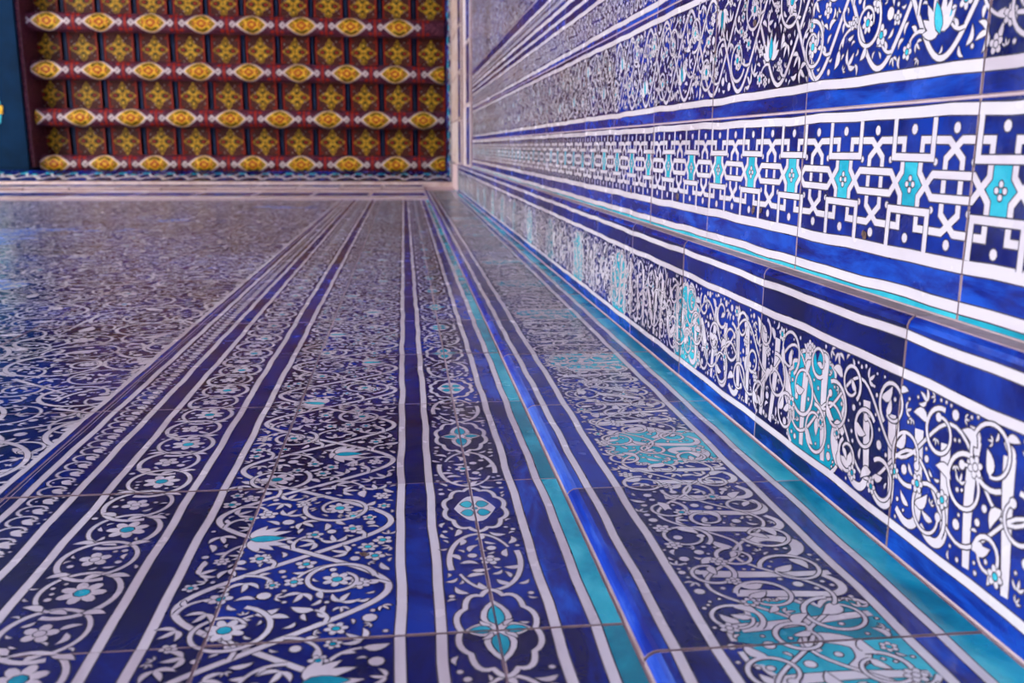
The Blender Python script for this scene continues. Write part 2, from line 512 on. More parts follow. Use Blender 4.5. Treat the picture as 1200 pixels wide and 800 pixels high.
def band_script(pat, u0, u1, n, v_first, wt=1.0):
    """tall white letter strokes and rings of thin stem over turquoise panels"""
    w = u1 - u0; r = pat.rnd; dv = pat.P / n
    for i in range(n): cartouche(pat, u0, u1, (v_first + i * dv) % pat.P)
    pat.lv = 2
    N_ = int(pat.P / .118)
    for i in range(N_):
        v = pat.P * (i + .5) / N_ + r.uniform(-.015, .015)
        k = r.choice('aabcdab')
        B = lambda b: u1 - w * b
        if k == 'a':
            pts = [(B(.04 + .80 * t), v + .02 * math.sin(t * 2 + i) + .008) for t in [j / 8 for j in range(9)]]
            pat.ribbon(pts, .027 * wt, taper=lambda t: .75 + .5 * t)
            pat.leaf(B(.82), v + .01, PI - .9, .05, .022)
        elif k == 'b':
            pts = [(B(.10), v + .075), (B(.05), v + .04), (B(.06), v + .005), (B(.14), v - .015), (B(.3), v - .01), (B(.5), v + .0), (B(.72), v + .01)]
            pat.ribbon(smooth(pts), .027 * wt, taper=lambda t: .5 + .65 * t)
        elif k == 'c':
            b0 = r.uniform(.2, .55)
            pts = [(B(b0), v - .06), (B(b0 - .10), v - .03), (B(b0 - .12), v + .02), (B(b0 + .02), v + .05), (B(b0 + .14), v + .035), (B(b0 + .1), v + .0)]
            pat.ribbon(smooth(pts), .026 * wt, taper=lambda t: .6 + .8 * math.sin(PI * t))
        else:
            pts = [(B(.2), v - .045), (B(.35), v - .01), (B(.5), v + .02), (B(.62), v + .05)]
            pat.ribbon(smooth(pts), .03 * wt, taper=lambda t: .7 + .5 * math.sin(PI * t))
            pat.disc(B(.14), v + .02, .012); pat.disc(B(.78), v, .010)
    # thin stems
    M = int(pat.P / .10)
    for row, b in enumerate((.22, .52, .80)):
        for i in range(M):
            if (i + row) % 2: continue
            v = pat.P * (i + .5) / M + r.uniform(-.02, .02)
            pat.lv = 6 + ((i // 2) % 3) * 2
            pat.spiral(u1 - w * b + r.uniform(-.012, .012), v, r.uniform(.042, .080), r.random() * 6, 1 if (i // 2 + row) % 2 else -1, r.uniform(.85, 1.15), .0092, end=r.choice(('leaf', 'leaf', 'dot')), inner=.62, leaves=r.random() < .5)
            a = r.random() * 6; uu = u1 - w * b; pat.leaf(uu, v + .05, a, .06, .026, bend=.35)
    pat.lv = 13
    for i in range(M):
        v = pat.P * (i + .1) / M
        u = u1 - w * r.choice((.12, .34, .36, .65, .68, .9))
        pat.flower(u, v, r.uniform(.018, .026), 6, gT if r.random() < .6 else gW)
    # stems joining the rings
    n_ = int(pat.P / .02)
    for ph, am, b in ((0, .2, .35), (2.2, .2, .66)):
        nw = round(pat.P / .40)
        pat.lv = 5
        pat.ribbon([(u1 - w * (b + am * math.sin(2 * PI * nw * i / n_ + ph)), pat.P * i / n_) for i in range(n_ + 1)], .008)
    pat.lv = 4
    pat.fill(int(700 * w * pat.P / .35), (.02, .014, .009, .0065), 'ltdd')

def smooth(p, k=4):
    out = []
    n = len(p)
    for i in range(n - 1):
        p0, p1, p2, p3 = p[max(0, i - 1)], p[i], p[i + 1], p[min(n - 1, i + 2)]
        for j in range(k):
            t = j / k
            out.append(tuple(.5 * ((2 * b) + (-a + c) * t + (2 * a - 5 * b + 4 * c - d) * t * t + (-a + 3 * b - 3 * c + d) * t ** 3)
                             for a, b, c, d in zip(p0, p1, p2, p3)))
    out.append(p[-1])
    return out

def band_strap(pat, u0, u1, n, v_first):
    """angular interlace with turquoise lozenges"""
    dv = pat.P / n; H = (u1 - u0) / 2; c = (u0 + u1) / 2
    loop = [(.115, -.67), (.43, -.67), (.595, -.40), (.595, .40), (.43, .67), (.115, .67), (.115, .18), (.27, -.165), (.73, -.165), (.885, .18), (.885, .67),
            (.57, .67), (.405, .40), (.405, -.40), (.57, -.67), (.885, -.67), (.885, -.18), (.73, .165), (.27, .165), (.115, -.18)]
    sw = .0178
    def mit(pts, closed, w, lv):
        # mitred polyline
        n_ = len(pts)
        for off, col, l in ((pat.o, gL, lv), (0, gW, lv + .5)):
            A, B = [], []
            for i in range(n_):
                p = pts[i]
                a = pts[i - 1] if (closed or i) else None
                b = pts[(i + 1) % n_] if (closed or i < n_ - 1) else None
                def un(q0, q1):
                    d = (q1[0] - q0[0], q1[1] - q0[1]); L = math.hypot(*d); return (d[0] / L, d[1] / L)
                d1 = un(a, p) if a else un(p, b); d2 = un(p, b) if b else d1
                n1 = (-d1[1], d1[0]); n2 = (-d2[1], d2[0])
                mx, my = n1[0] + n2[0], n1[1] + n2[1]
                k = (w / 2 + off) * 2 / max(.3, mx * mx + my * my)
                A.append((p[0] + mx * k, p[1] + my * k)); B.append((p[0] - mx * k, p[1] - my * k))
            for i in range(n_ if closed else n_ - 1):
                j = (i + 1) % n_
                # over and under: alternate segments lie higher
                pat.poly([A[i], B[i], B[j], A[j]], col, l + (1.0 if i % 2 else 0))
    for i in range(n):
        v = (v_first + i * dv) % pat.P
        q = lambda t, y: (c + y * H + pat.rnd.uniform(-.0013, .0013), v + t * dv + pat.rnd.uniform(-.0013, .0013))
        pat.poly([q(-.09, -.42), q(-.09, -.2), q(-.19, 0), q(-.09, .2), q(-.09, .42), q(.09, .42), q(.09, .2), q(.19, 0), q(.09, -.2), q(.09, -.42)], gT, .5)
        mit([q(*p) for p in loop], True, sw, 2)
        for sy in (-1, 1):
            mit([q(-.25, sy), q(-.25, sy * .41), q(.25, sy * .41), q(.25, sy)], False, sw, 4)
        pat.lv = 3
        for t, y in ((0, -.84), (.5, -.84), (0, .84), (.5, .84)):
            pat.disc(*q(t, y), .0125, sy=1, mark=False)
        for t, y in ((.29, -.36), (.71, -.36), (.29, .36), (.71, .36)):
            pat.disc(*q(t, y), .0085, mark=False)
        for a in range(4):
            pat.disc(c + .014 * math.cos(a * PI / 2), v + .014 * math.sin(a * PI / 2), .0072, n=7, mark=False)

# ---- clipping the endless pattern into tiles ---------------------------
def clip_half(pts, ax, val, keep_less):
    out = []
    n = len(pts)
    for i in range(n):
        a, b = pts[i - 1], pts[i]
        ia = (a[ax] <= val) == keep_less; ib = (b[ax] <= val) == keep_less
        if ia != ib:
            t = (val - a[ax]) / (b[ax] - a[ax])
            out.append((a[0] + (b[0] - a[0]) * t, a[1] + (b[1] - a[1]) * t))
        if ib: out.append(b)
    return out

def clip_box(pts, u0, u1, v0, v1):
    us = [p[0] for p in pts]; vs = [p[1] for p in pts]
    if max(us) <= u0 or min(us) >= u1 or max(vs) <= v0 or min(vs) >= v1: return None
    if min(us) < u0: pts = clip_half(pts, 0, u0, False)
    if pts and max(us) > u1: pts = clip_half(pts, 0, u1, True)
    if pts and min(vs) < v0: pts = clip_half(pts, 1, v0, False)
    if pts and max(vs) > v1: pts = clip_half(pts, 1, v1, True)
    return pts if pts and len(pts) > 2 else None

def cut(pats, rows, u0, u1, t=T, gap=.0025):
    """list (one per row of the period) of polygons lying inside that tile"""
    res = [[] for _ in range(rows)]
    for pat, clip_u in pats:
        P = pat.P
        a0, a1 = max(u0 + gap, clip_u[0]), min(u1 - gap, clip_u[1])
        pr = int(round(P / t))
        for col, lv, pts in pat.polys:
            vs = [p[1] for p in pts]; lo, hi = min(vs), max(vs)
            for sh in range(-1 - int(hi // P) - 0, 2 + rows // pr):
                l2, h2 = lo + sh * P, hi + sh * P
                if h2 <= 0 or l2 >= rows * t: continue
                for r_ in range(max(0, int(l2 // t)), min(rows - 1, int(h2 // t)) + 1):
                    c_ = clip_box([(p[0], p[1] + sh * P - r_ * t) for p in pts], a0, a1, gap, t - gap)
                    if c_: res[r_].append((col, lv, c_))
    return res

LV = 0.00003 / U       # 0.03 mm of paint per level
def tile_mesh(name, polys, u0, u1, strips, wall, prof=None, t=T, gap=.0025, depth=.012):
    """strips: [(u_from, u_to, glaze)] cover the face; prof: [(u, height)] raises it; wall 'back'/'right'"""
    prof = prof or [(u0, 0), (u1, 0)]
    def h(u):
        if u <= prof[0][0]: return prof[0][1]
        for (a, ha), (b, hb) in zip(prof, prof[1:]):
            if u <= b: return ha + (hb - ha) * (u - a) / (b - a) if b > a else hb
        return prof[-1][1]
    def P3(u, v, hh):
        return (u * U, -hh * U, v * U) if wall == 'back' else (-hh * U, u * U, v * U)
    V, F, M = [], [], []
    def face(pts, m_, flip=False):
        k = len(V); V.extend(pts)
        idx = list(range(k, k + len(pts)))
        if (wall == 'right') != flip: idx = idx[::-1]
        F.append(idx); M.append(m_)
    a0, a1, c = u0 + gap, u1 - gap, .0022
    br = sorted(set([a0 + c, a1 - c] + [p[0] for p in prof if a0 + c < p[0] < a1 - c] + [s_[0] for s_ in strips if a0 + c < s_[0] < a1 - c]))
    for x0, x1 in zip(br, br[1:]):
        mid = (x0 + x1) / 2
        g_ = next((s_[2] for s_ in strips if s_[0] <= mid <= s_[1]), gG)
        # split steep steps with a vertical face handled by the profile itself
        face([P3(x0, gap + c, h(x0 + 1e-6)), P3(x1, gap + c, h(x1 - 1e-6)), P3(x1, t - gap - c, h(x1 - 1e-6)), P3(x0, t - gap - c, h(x0 + 1e-6))], g_)
        # chamfered ends top and bottom + end faces
        for vv, ve, fl in ((gap + c, gap, True), (t - gap - c, t - gap, False)):
            q = [P3(x0, vv, h(x0 + 1e-6)), P3(x1, vv, h(x1 - 1e-6)), P3(x1, ve, h(x1 - 1e-6) - c * .6), P3(x0, ve, h(x0 + 1e-6) - c * .6)]
            face(q, gE, fl)
            q = [P3(x0, ve, h(x0 + 1e-6) - c * .6), P3(x1, ve, h(x1 - 1e-6) - c * .6), P3(x1, ve, -depth), P3(x0, ve, -depth)]
            face(q, gE, fl)
    for xa, xe, fl in ((a0 + c, a0, False), (a1 - c, a1, True)):
        hh = h(xa)
        face([P3(xa, gap + c, hh), P3(xa, t - gap - c, hh), P3(xe, t - gap, hh - c * .6), P3(xe, gap, hh - c * .6)], gE, fl)
        face([P3(xe, gap, hh - c * .6), P3(xe, t - gap, hh - c * .6), P3(xe, t - gap, -depth), P3(xe, gap, -depth)], gE, fl)
    for col, lv, pts in polys:
        face([P3(u, v, h(u) + (lv + .4) * LV) for u, v in pts], col)
    me = bpy.data.meshes.new(name)
    me.from_pydata(V, [], F)
    for g_ in GLAZES: me.materials.append(FIELDG if g_ is GROUND and name == 'field_tile' and wall == 'back' else g_)
    me.polygons.foreach_set('material_index', M)
    me.update()
    return me

# ------------------------------------------------------------------ object helpers
def link(name, me, parent=None, mats=None):
    if mats:
        for q in mats: me.materials.append(q)
    o = bpy.data.objects.new(name, me)
    S.collection.objects.link(o)
    if parent is not None: o.parent = parent
    return o

def boxes(name, bl, mats, parent=None, bevel=0):
    """bl: [(x0,y0,z0,x1,y1,z1,mat)] in drawing units -> one mesh"""
    bm = bmesh.new()
    for b in bl:
        vs = [bm.verts.new(W(b[0 + 3 * i], b[1 + 3 * j], b[2 + 3 * k])) for i in (0, 1) for j in (0, 1) for k in (0, 1)]
        for q in ((0, 1, 3, 2), (4, 6, 7, 5), (0, 4, 5, 1), (2, 3, 7, 6), (0, 2, 6, 4), (1, 5, 7, 3)):
            f = bm.faces.new([vs[i] for i in q]); f.material_index = b[6] if len(b) > 6 else 0
    bmesh.ops.recalc_face_normals(bm, faces=bm.faces)
    if bevel: bmesh.ops.bevel(bm, geom=bm.edges[:], offset=bevel, segments=1, affect='EDGES')
    me = bpy.data.meshes.new(name); bm.to_mesh(me); bm.free()
    return link(name, me, parent, mats)

def struct(o, label=None):
    o['kind'] = 'structure'
    if label: o['label'] = label
    return o

# ------------------------------------------------------------------ geometry of the place
XR, XP = 1.24, 1.175       # right wall face / its raised lower panel
YB, YP = 1.0, 0.975        # back wall face / its raised corner panel
ZT = 17.0                  # top of the tiled field
ZFL = -ZC / U              # floor
ZCEIL = 26.0
XOPEN = -13.5              # edge of the open front
YFAR = -8.5

STONE = plain('worn_courtyard_stone', [(0.42, 0.36, 0.30), (0.55, 0.49, 0.42)], .8, 6)
PLASTER = plain('clay_plaster', [(0.45, 0.36, 0.27), (0.55, 0.45, 0.35)], .9, 8)

wall_back = struct(boxes('wall_back', [(XOPEN, YB + .0038, ZFL, XR + 1.5, YB + 1.6, ZCEIL + 1), (.486, YP + .0038, -1.2, XP + .0, YB + .02, 22.9)], [MORTAR]),
                   'side wall of the portal, tiled in blue and white, seen at a grazing angle')
wall_right = struct(boxes('wall_right', [(XR + .0038, YFAR, ZFL, XR + 1.5, YB + .0038, ZCEIL + 1), (XP + .0038, .41, -1.2, XR + .02, YB + .0, 22.9)], [MORTAR]),
                    'rear wall of the portal, tiled in blue and white')
floor = struct(boxes('floor', [(-150, -120, ZFL - .5, XR + 1.5, 60, ZFL)], [STONE]))

struct(boxes('wall_front', [(XOPEN, YFAR - 1, ZFL, XR + 1.5, YFAR, ZCEIL + 1)], [plain('far_tiled_wall', [(0.10, 0.12, 0.30), (0.30, 0.30, 0.42)], .4, 3)]))  # unseen opposite wall, set close to cut light on the back wall
rng = random.Random(11)
def place(me, wall, u0, v, parent, jit=1.0, name='glazed_tile'):
    o = bpy.data.objects.new(name, me)
    S.collection.objects.link(o)
    base = W(0, YB, v) if wall == 'back' else W(XR, 0, v)
    # each tile sits a hair proud or tilted
    j = rng.uniform(-.0005, .0005) * jit
    o.location = base + (Vector((0, j, 0)) if wall == 'back' else Vector((j, 0, 0)))
    o.parent = parent
    return o

# ---- back wall ---------------------------------------------------------
JB = 1.755 - 2 * T        # a joint of the back wall courses
ROWS_B = 20               # courses up to ZT
r0 = random.Random(5)
lw = .022                 # width of the white stripes

# column A: stripe | vine | stripe | flower scroll | stripe | part of the wide floral
PA = Pat(-1.10, -.98, T, 3)
band_vine(PA, -1.095, -.985, 12)
PS = Pat(-.872, -.650, 2 * T, 4)
band_scroll(PS, -.872, -.650, 10)
PF = Pat(-.533, -.038, 3 * T, 6)
band_floral(PF, -.533, -.038, 3)
PM = Pat(.070, .291, 3 * T, 8)
band_medallion(PM, .070, .291, 4, 1.76 - JB)
PL = Pat(-1.3, 1.3, 2 * T, 9)   # the white stripes
for u in (-1.200, -1.112, -.970, -.884, -.637, -.547, -.026, .059, .303, .388):
    wobble_line(PL, u, lw, r0)
PL.ribbon([(-1.150 + .002 * math.sin(i), 2 * T * i / 16) for i in range(17)], .003, col=gE, outline=False)
wide = (-9, 9)
allp = [(PA, wide), (PS, wide), (PF, wide), (PM, wide), (PL, wide)]
colsB = [(-1.165, -.425), (-.425, .178), (.178, .452)]
strB = [(-1.19, -1.122, gC), (-.958, -.896, gC), (-.625, -.559, gC), (-.014, .047, gC), (.314, .377, gC), (.399, .46, gT)]
meshB = []
for ci, (a, b) in enumerate(colsB):
    rows = cut(allp, 6, a, b)
    meshB.append([tile_mesh('border_tile', rows[k], a, b, strB, 'back') for k in range(6)])
for k in range(-1, ROWS_B):
    v = JB + k * T
    for ci in range(3):
        place(meshB[ci][k % 6], 'back', 0, v, wall_back)

# the big field
WF = 2 * T
UF = -1.165
PFd = Pat(UF - 2 * T, UF, 3 * T, 21)
band_field(PFd, 3 * T, 2 * T, 15, 1)
fieldmesh = {}
fr = {}
def field_polys(shift_cols):
    # pattern repeats every two tiles across: spirals spilling over the edge are drawn again
    out = Pat(UF - 2 * T, UF, 3 * T, 1)
    for col, lv, pts in PFd.polys:
        us = [p[0] for p in pts]
        for s_ in (-1, 0, 1):
            if max(us) + s_ * WF > UF - WF and min(us) + s_ * WF < UF:
                out.polys.append((col, lv, [(p[0] + s_ * WF, p[1]) for p in pts]))
    return out
PFx = field_polys(0)
PFe = Pat(UF - T, UF, 2 * T, 1); wobble_line(PFe, -1.200, lw, random.Random(2))
for cidx in (0, 1):
    a, b = UF - (cidx + 1) * T, UF - cidx * T
    rows = cut([(PFx, wide)], 3, a, b)
    # store with u relative to the tile's right edge
    fieldmesh[cidx] = [tile_mesh('field_tile', [(c_, l_, [(p[0] - b, p[1]) for p in q]) for c_, l_, q in rows[k]], -T, 0, [], 'back') for k in range(3)]
a, b = UF - T, UF
rows = cut([(PFx, (-9, -1.208)), (PFe, wide)], 6, a, b)
firstcol = [tile_mesh('field_tile', [(c_, l_, [(p[0] - b, p[1]) for p in q]) for c_, l_, q in rows[k]], -T, 0, [(-.026, 0, gC)], 'back') for k in range(6)]
nfield = 0
for k in range(-1, ROWS_B):
    v = JB + k * T
    far = -(0.47 * (v + T)) - 1.2
    c = 0
    while UF - c * T > far and UF - (c + 1) * T > XOPEN:
        me = firstcol[k % 6] if c == 0 else fieldmesh[c % 2][(k + c // 2) % 3]
        o = place(me, 'back', 0, v, wall_back, name='field_tile')
        o.location.x = (UF - c * T) * U
        nfield += 1; c += 1
# plain remainder of the field, beyond the left edge of the picture
bl = []
for k in range(-1, ROWS_B):
    v = JB + k * T
    far = -(0.47 * (v + T)) - 1.2
    c = 0
    while UF - (c + 1) * T > XOPEN:
        if not UF - c * T > far: bl.append((UF - (c + 1) * T + .004, YB, v + .004, UF - c * T - .004, YB + .05, v + T - .004, 0))
        c += 1
rest = boxes('field_tile', bl, [GROUND], wall_back); rest['kind'] = 'stuff'

# raised corner panel of the back wall: rounded bevel, stripes, script band
JBP = 1.60 - 2 * T
PLp = Pat(.44, 1.3, 2 * T, 12)
for u in (.518, .602, 1.004, 1.078): wobble_line(PLp, u, .0215, r0)
PSb = Pat(.615, .992, 7 * T, 31)
band_script(PSb, .615, .992, 5, 1.60 - JBP + .0)
profB = [(.452, .0), (.4545, .006), (.462, .017), (.474, .0235), (.484, .025), (1.18, .025)]
strP = [(.452, .486, gB), (.486, .508, gC), (.529, .591, gC), (1.015, 1.067, gC), (1.089, 1.2, gT)]
rowsP = cut([(PSb, (.613, .993)), (PLp, wide)], 14, .452, 1.171)
meshP = [tile_mesh('corner_panel_tile', rowsP[k], .452, 1.171, strP, 'back', profB) for k in range(14)]
for k in range(-1, 24):
    o = place(meshP[k % 14], 'back', 0, JBP + k * T, wall_back, name='corner_panel_tile')

# ---- right wall --------------------------------------------------------
JR = 1.913 - 3 * T
JRP = 2.0 - 3 * T
# raised lower panel (u is y here)
PLq = Pat(.3, 1.0, 2 * T, 14)
for u in (.433, .524, .902): wobble_line(PLq, u, .0225, r0)
PSr = Pat(.537, .889, 7 * T, 33)
band_script(PSr, .537, .889, 5, 2.455 - JRP, 1.12)
# u measured upward from the corner for the letters' feet: corner side is large u (as drawn)
profR = [(.3825, .0), (.383, .036), (.387, .052), (.396, .061), (.408, .065), (1.0, .065)]
strQ = [(.38, .388, gC), (.388, .422, gC), (.444, .513, gC), (.913, 1.0, gC)]
rowsQ = cut([(PSr, (.535, .891)), (PLq, wide)], 14, .3815, .972)
meshQ = [tile_mesh('corner_panel_tile', rowsQ[k], .3815, .972, strQ, 'right', profR) for k in range(14)]
for k in range(-1, 24):
    place(meshQ[k % 14], 'right', 0, JRP + k * T, wall_right, name='corner_panel_tile')
# main face: courses T1 geometric, T2 floral, T3 narrow bands
PLr = Pat(-1.4, .4, 2 * T, 15)
for u, w_ in ((.352, .026), (.259, .030), (-.086, .026), (-.180, .026), (-.600, .026), (-.683, .026), (-.892, .026), (-.968, .024), (-1.048, .030), (-1.198, .026), (-1.322, .02)):
    wobble_line(PLr, u, w_, r0)
PG = Pat(-.073, .244, 2 * T, 16)
band_strap(PG, -.073, .244, 5, 2.518 - JR)
PR = Pat(-.587, -.193, 3 * T, 17)
band_floral(PR, -.587, -.193, 4, R=.085, wv=.014)
PN = Pat(-.879, -.696, T, 18)
PN.lv = 1
for i in range(9):
    PN.spiral(-.745, T * (i + .5) / 9, .042, i, 1, 1.2, .010, end='dot', leaves=False)
    PN.spiral(-.830, T * (i + 1.0) / 9, .042, i * 2, -1, 1.2, .010, end='dot', leaves=False)
PN.fill(500, (.012, .008), 'ld')
PV = Pat(-1.184, -1.064, T, 19)
band_vine(PV, -1.18, -1.066, 10)
strR = [(.365, .39, gT), (.274, .339, gC), (-.167, -.099, gC), (-.670, -.613, gC), (-.956, -.904, gC), (-1.31, -1.211, gC)]
allr = [(PLr, wide), (PG, wide), (PR, wide), (PN, wide), (PV, wide)]
for a, b in ((-.112, .3835), (-.642, -.112), (-1.318, -.642)):
    rows = cut(allr, 6, a, b)
    ms = [tile_mesh('band_tile', rows[k], a, b, strR, 'right') for k in range(6)]
    for k in range(-1, ROWS_B):
        v = JR + k * T
        if v > ZT - .3: break
        place(ms[k % 6], 'right', 0, v, wall_right, name='band_tile')
PF2 = Pat(-T, 0, 3 * T, 40)
for i in range(3):
    PF2.lv = 4; PF2.spiral(-T * ((i * .6 + .3) % 1), T * (i + .5), .24, i, 1, 1.1, .018, end='dot')
PF2.lv = 1
pl2 = []
for rad in (.11, .08, .06):
    for _ in range(260):
        u = PF2.rnd.uniform(-T + .03, -.03); v = PF2.rnd.uniform(0, 3 * T)
        if any((u - a) ** 2 + (v - b) ** 2 < ((rad + c) * .86) ** 2 for a, b, c in pl2): continue
        pl2.append((u, v, rad)); PF2.spiral(u, v, rad, PF2.rnd.random() * 6, 1, 1.3, .012, end=PF2.rnd.choice(('leaf', 'flower', 'dot')), leaves=rad > .07)
PF2.lv = 3; PF2.fill(2500, (.03, .02, .012), 'lfd')
rows = cut([(PF2, wide)], 3, -T, 0)
msF = [tile_mesh('field_tile', rows[k], -T, 0, [], 'right') for k in range(3)]
nr = 0
for k in range(-1, ROWS_B):
    v = JR + k * T
    if v > ZT - .3: break
    low = -(.24 * v) - 1.9
    for c in range(6):
        top = -1.318 - c * T
        if top > low:
            o = place(msF[(k + c) % 3], 'right', 0, v, wall_right, name='field_tile'); o.location.y = top * U; nr += 1
print('TILES back field', nfield, 'right field', nr)

PIT = plain('brown_pitted_biscuit', [(0.05, 0.03, 0.025), (0.22, 0.14, 0.10)], .8, 300)
def pit(wall, a, b, r_, parent):
    bm = bmesh.new(); n = 11
    ph_ = rng.random() * 6
    ring = []
    for k, (f, h) in enumerate(((1, .0019), (.8, .0030), (.45, .0014))):
        ring.append([])
        for i in range(n):
            t = 2 * PI * i / n; rr = r_ * f * (1 + .16 * math.sin(2 * t + ph_) + .08 * math.sin(5 * t))
            u, v = a + rr * math.cos(t), b + rr * math.sin(t)
            ring[-1].append(bm.verts.new(W(u, YB - h, v) if wall == 'back' else W(XR - h, u, v)))
    for k in range(2):
        for i in range(n): bm.faces.new((ring[k][i - 1], ring[k][i], ring[k + 1][i], ring[k + 1][i - 1]))
    bm.faces.new(ring[2])
    me = bpy.data.meshes.new('chipped_pit'); bm.to_mesh(me); bm.free()
    link('chipped_pit', me, parent, [PIT])
for a_, b_, r_ in ((.229, 2.366, .0135), (.216, 3.18, .016), (.214, 3.11, .011), (.222, 4.114, .018), (.232, 4.98, .018), (-.431, 3.27, .014), (-.415, 4.09, .013)):
    pit('right', a_, b_, r_, wall_right)
pit('back', -.116, 2.154, .013, wall_back)

# ------------------------------------------------------------------ frieze under the ceiling
JBT = JB + ROWS_B * T      # top of the back field courses
def frieze_mesh(name, L, z0, z1, lines, out, wall):
    """beige border tile of length L with blue lines; faces -y (back) or -x (right)"""
    V, F, M = [], [], []
    def quad(a0, a1, b0, b1, h, m_):
        k = len(V)
        for a, b in ((a0, b0), (a1, b0), (a1, b1), (a0, b1)):
            V.append((a * U, -h * U, b * U) if wall == 'back' else (-h * U, a * U, b * U))
        F.append([k, k + 1, k + 2, k + 3] if wall == 'back' else [k + 3, k + 2, k + 1, k]); M.append(m_)
    g_ = .012
    quad(g_, L - g_, z0 + g_, z1 - g_, out, gP)
    for a, b, c_ in lines: quad(g_ * 3, L - g_ * 3, a, b, out + .004, c_)
    # rim
    for (a0, b0, a1, b1) in ((g_, z0 + g_, L - g_, z0 + g_), (L - g_, z0 + g_, L - g_, z1 - g_), (L - g_, z1 - g_, g_, z1 - g_), (g_, z1 - g_, g_, z0 + g_)):
        k = len(V)
        for a, b, h in ((a0, b0, out), (a1, b1, out), (a1, b1, -.05), (a0, b0, -.05)):
            V.append((a * U, -h * U, b * U) if wall == 'back' else (-h * U, a * U, b * U))
        F.append([k, k + 1, k + 2, k + 3]); M.append(gE)
    me = bpy.data.meshes.new(name); me.from_pydata(V, [], F)
    for q in GLAZES: me.materials.append(q)
    me.polygons.foreach_set('material_index', M); me.update()
    return me
frt = struct(boxes('trim_1', [(XOPEN, YB - .02, JBT + .0, .45, YB + .05, 23.1)], [MORTAR]), 'beige border with blue lines at the top of the side wall')
frr = struct(boxes('trim_2', [(XR - .02, YFAR, ZT + .2, XR + .05, .38, 23.1)], [MORTAR]), 'beige border with blue lines at the top of the rear wall')
zz = JBT
m1 = frieze_mesh('frieze_tile', 1.14, zz - 0, 20.6, [(18.45, 19.8, gC)], .03, 'back')
m2 = frieze_mesh('frieze_tile', .94, 20.6, 23.1, [(21.3, 22.3, gC)], .09, 'back')
x = .45
i = 0
while x - 1.14 > XOPEN:
    x -= 1.14
    o = bpy.data.objects.new('frieze_tile', m1); S.collection.objects.link(o); o.location = (x * U, YB * U, ZC); o.parent = frt
x = .45
while x - .94 > XOPEN:
    x -= .94
    o = bpy.data.objects.new('frieze_tile', m2); S.collection.objects.link(o); o.location = (x * U, YB * U, ZC); o.parent = frt
m3 = frieze_mesh('frieze_tile', 1.14, 17.0, 19.1, [(17.25, 18.1, gC)], .03, 'right')
m4 = frieze_mesh('frieze_tile', .94, 19.1, 23.1, [(19.45, 20.25, gC)], .06, 'right')
y = .38
while y - 1.14 > -5.5:
    y -= 1.14
    o = bpy.data.objects.new('frieze_tile', m3); S.collection.objects.link(o); o.location = (XR * U, y * U, ZC); o.parent = frr
y = .38
while y - .94 > -5.5:
    y -= .94
    o = bpy.data.objects.new('frieze_tile', m4); S.collection.objects.link(o); o.location = (XR * U, y * U, ZC); o.parent = frr

# cornice of interlaced trefoil arches, leaning inwards
PC = Pat(0, 2.9, .575, 50)     # here v runs along the wall, u up the slope
def cornice_mesh(name, A, B, n_out, along):
    """A (bottom) and B (top): points in the (out, z) plane"""
    p = Pat(-1, 3.0, 10, 5); p.o = .012
    L = .575
    p.lv = 1
    H = math.hypot(B[0] - A[0], B[1] - A[1])
    pts = []
    for k in range(25):
        a = PI * k / 24
        r_ = 1 + .30 * max(0, math.cos(3 * (a - PI / 2)))
        pts.append((H * .10 + H * .34 * math.sin(a) * r_, L * .5 - L * .50 * math.cos(a)))
    p.ribbon(pts, .105, mark=False)
    p.lv += 1
    p.leaf(H * .14, L * .5, 0, H * .22, .14, bend=0, mark=False, col=gC)
    pts = [(H * .56 + H * .20 * math.cos(2 * PI * k / 12), L * k / 12) for k in range(13)]
    p.ribbon(pts, .05, mark=False)
    p.disc(H * .74, 0.0, .10, gT, mark=False); p.disc(H * .74, L, .10, gT, mark=False)
    p.disc(H * .62, L * .5, .07, gT, mark=False)
    V, F, M = [], [], []
    def P3(u, v, h):
        t = u / H
        o_ = A[0] + (B[0] - A[0]) * t; z_ = A[1] + (B[1] - A[1]) * t
        o_ += .30 * t * (1 - t) * -.3 + h
        return (v * U, -o_ * U, z_ * U) if along == 'back' else (-o_ * U, v * U, z_ * U)
    def face(q, m_):
        k = len(V); V.extend(q); idx = list(range(k, k + len(q)))
        F.append(idx if along == 'right' else idx[::-1]); M.append(m_)
    N_ = 6
    for i in range(N_):
        a, b = H * i / N_, H * (i + 1) / N_
        face([P3(a, .006, 0), P3(b, .006, 0), P3(b, L - .006, 0), P3(a, L - .006, 0)], gG)
    for col, lv, pts in p.polys:
        c_ = clip_box(pts, .01, H - .01, .006, L - .006)
        if c_: face([P3(u, v, .004 + lv * .003) for u, v in c_], col)
    me = bpy.data.meshes.new(name); me.from_pydata(V, [], F)
    for q in GLAZES: me.materials.append(q)
    me.polygons.foreach_set('material_index', M); me.update()
    return me
NAVYC = plain('deep_teal_cornice_paint', [(0.002, 0.02, 0.05), (0.004, 0.05, 0.10)], .5, 10)
cb = struct(boxes('trim_3', [(XOPEN, YB - .14, 22.85, XR, YB + .05, 23.05, 1), (XOPEN, YB - .12, 23.05, XR, YB + .05, ZCEIL), (XOPEN, YB - .25, 24.2, XR, YB - .1, ZCEIL)], [NAVYC, BEIGE]), 'cornice of interlaced arches over the side wall')
cr = struct(boxes('trim_4', [(XR - .01, YFAR, 23.05, XR + .05, YB, ZCEIL)], [NAVYC]), 'cornice of interlaced arches over the rear wall')
mc = cornice_mesh('cornice_tile', (.15, 23.0), (.36, 24.2), 1, 'back')
x = XP - .02
while x - .575 > -10.5:
    x -= .575
    o = bpy.data.objects.new('cornice_tile', mc); S.collection.objects.link(o); o.location = (x * U, YB * U, ZC); o.parent = cb
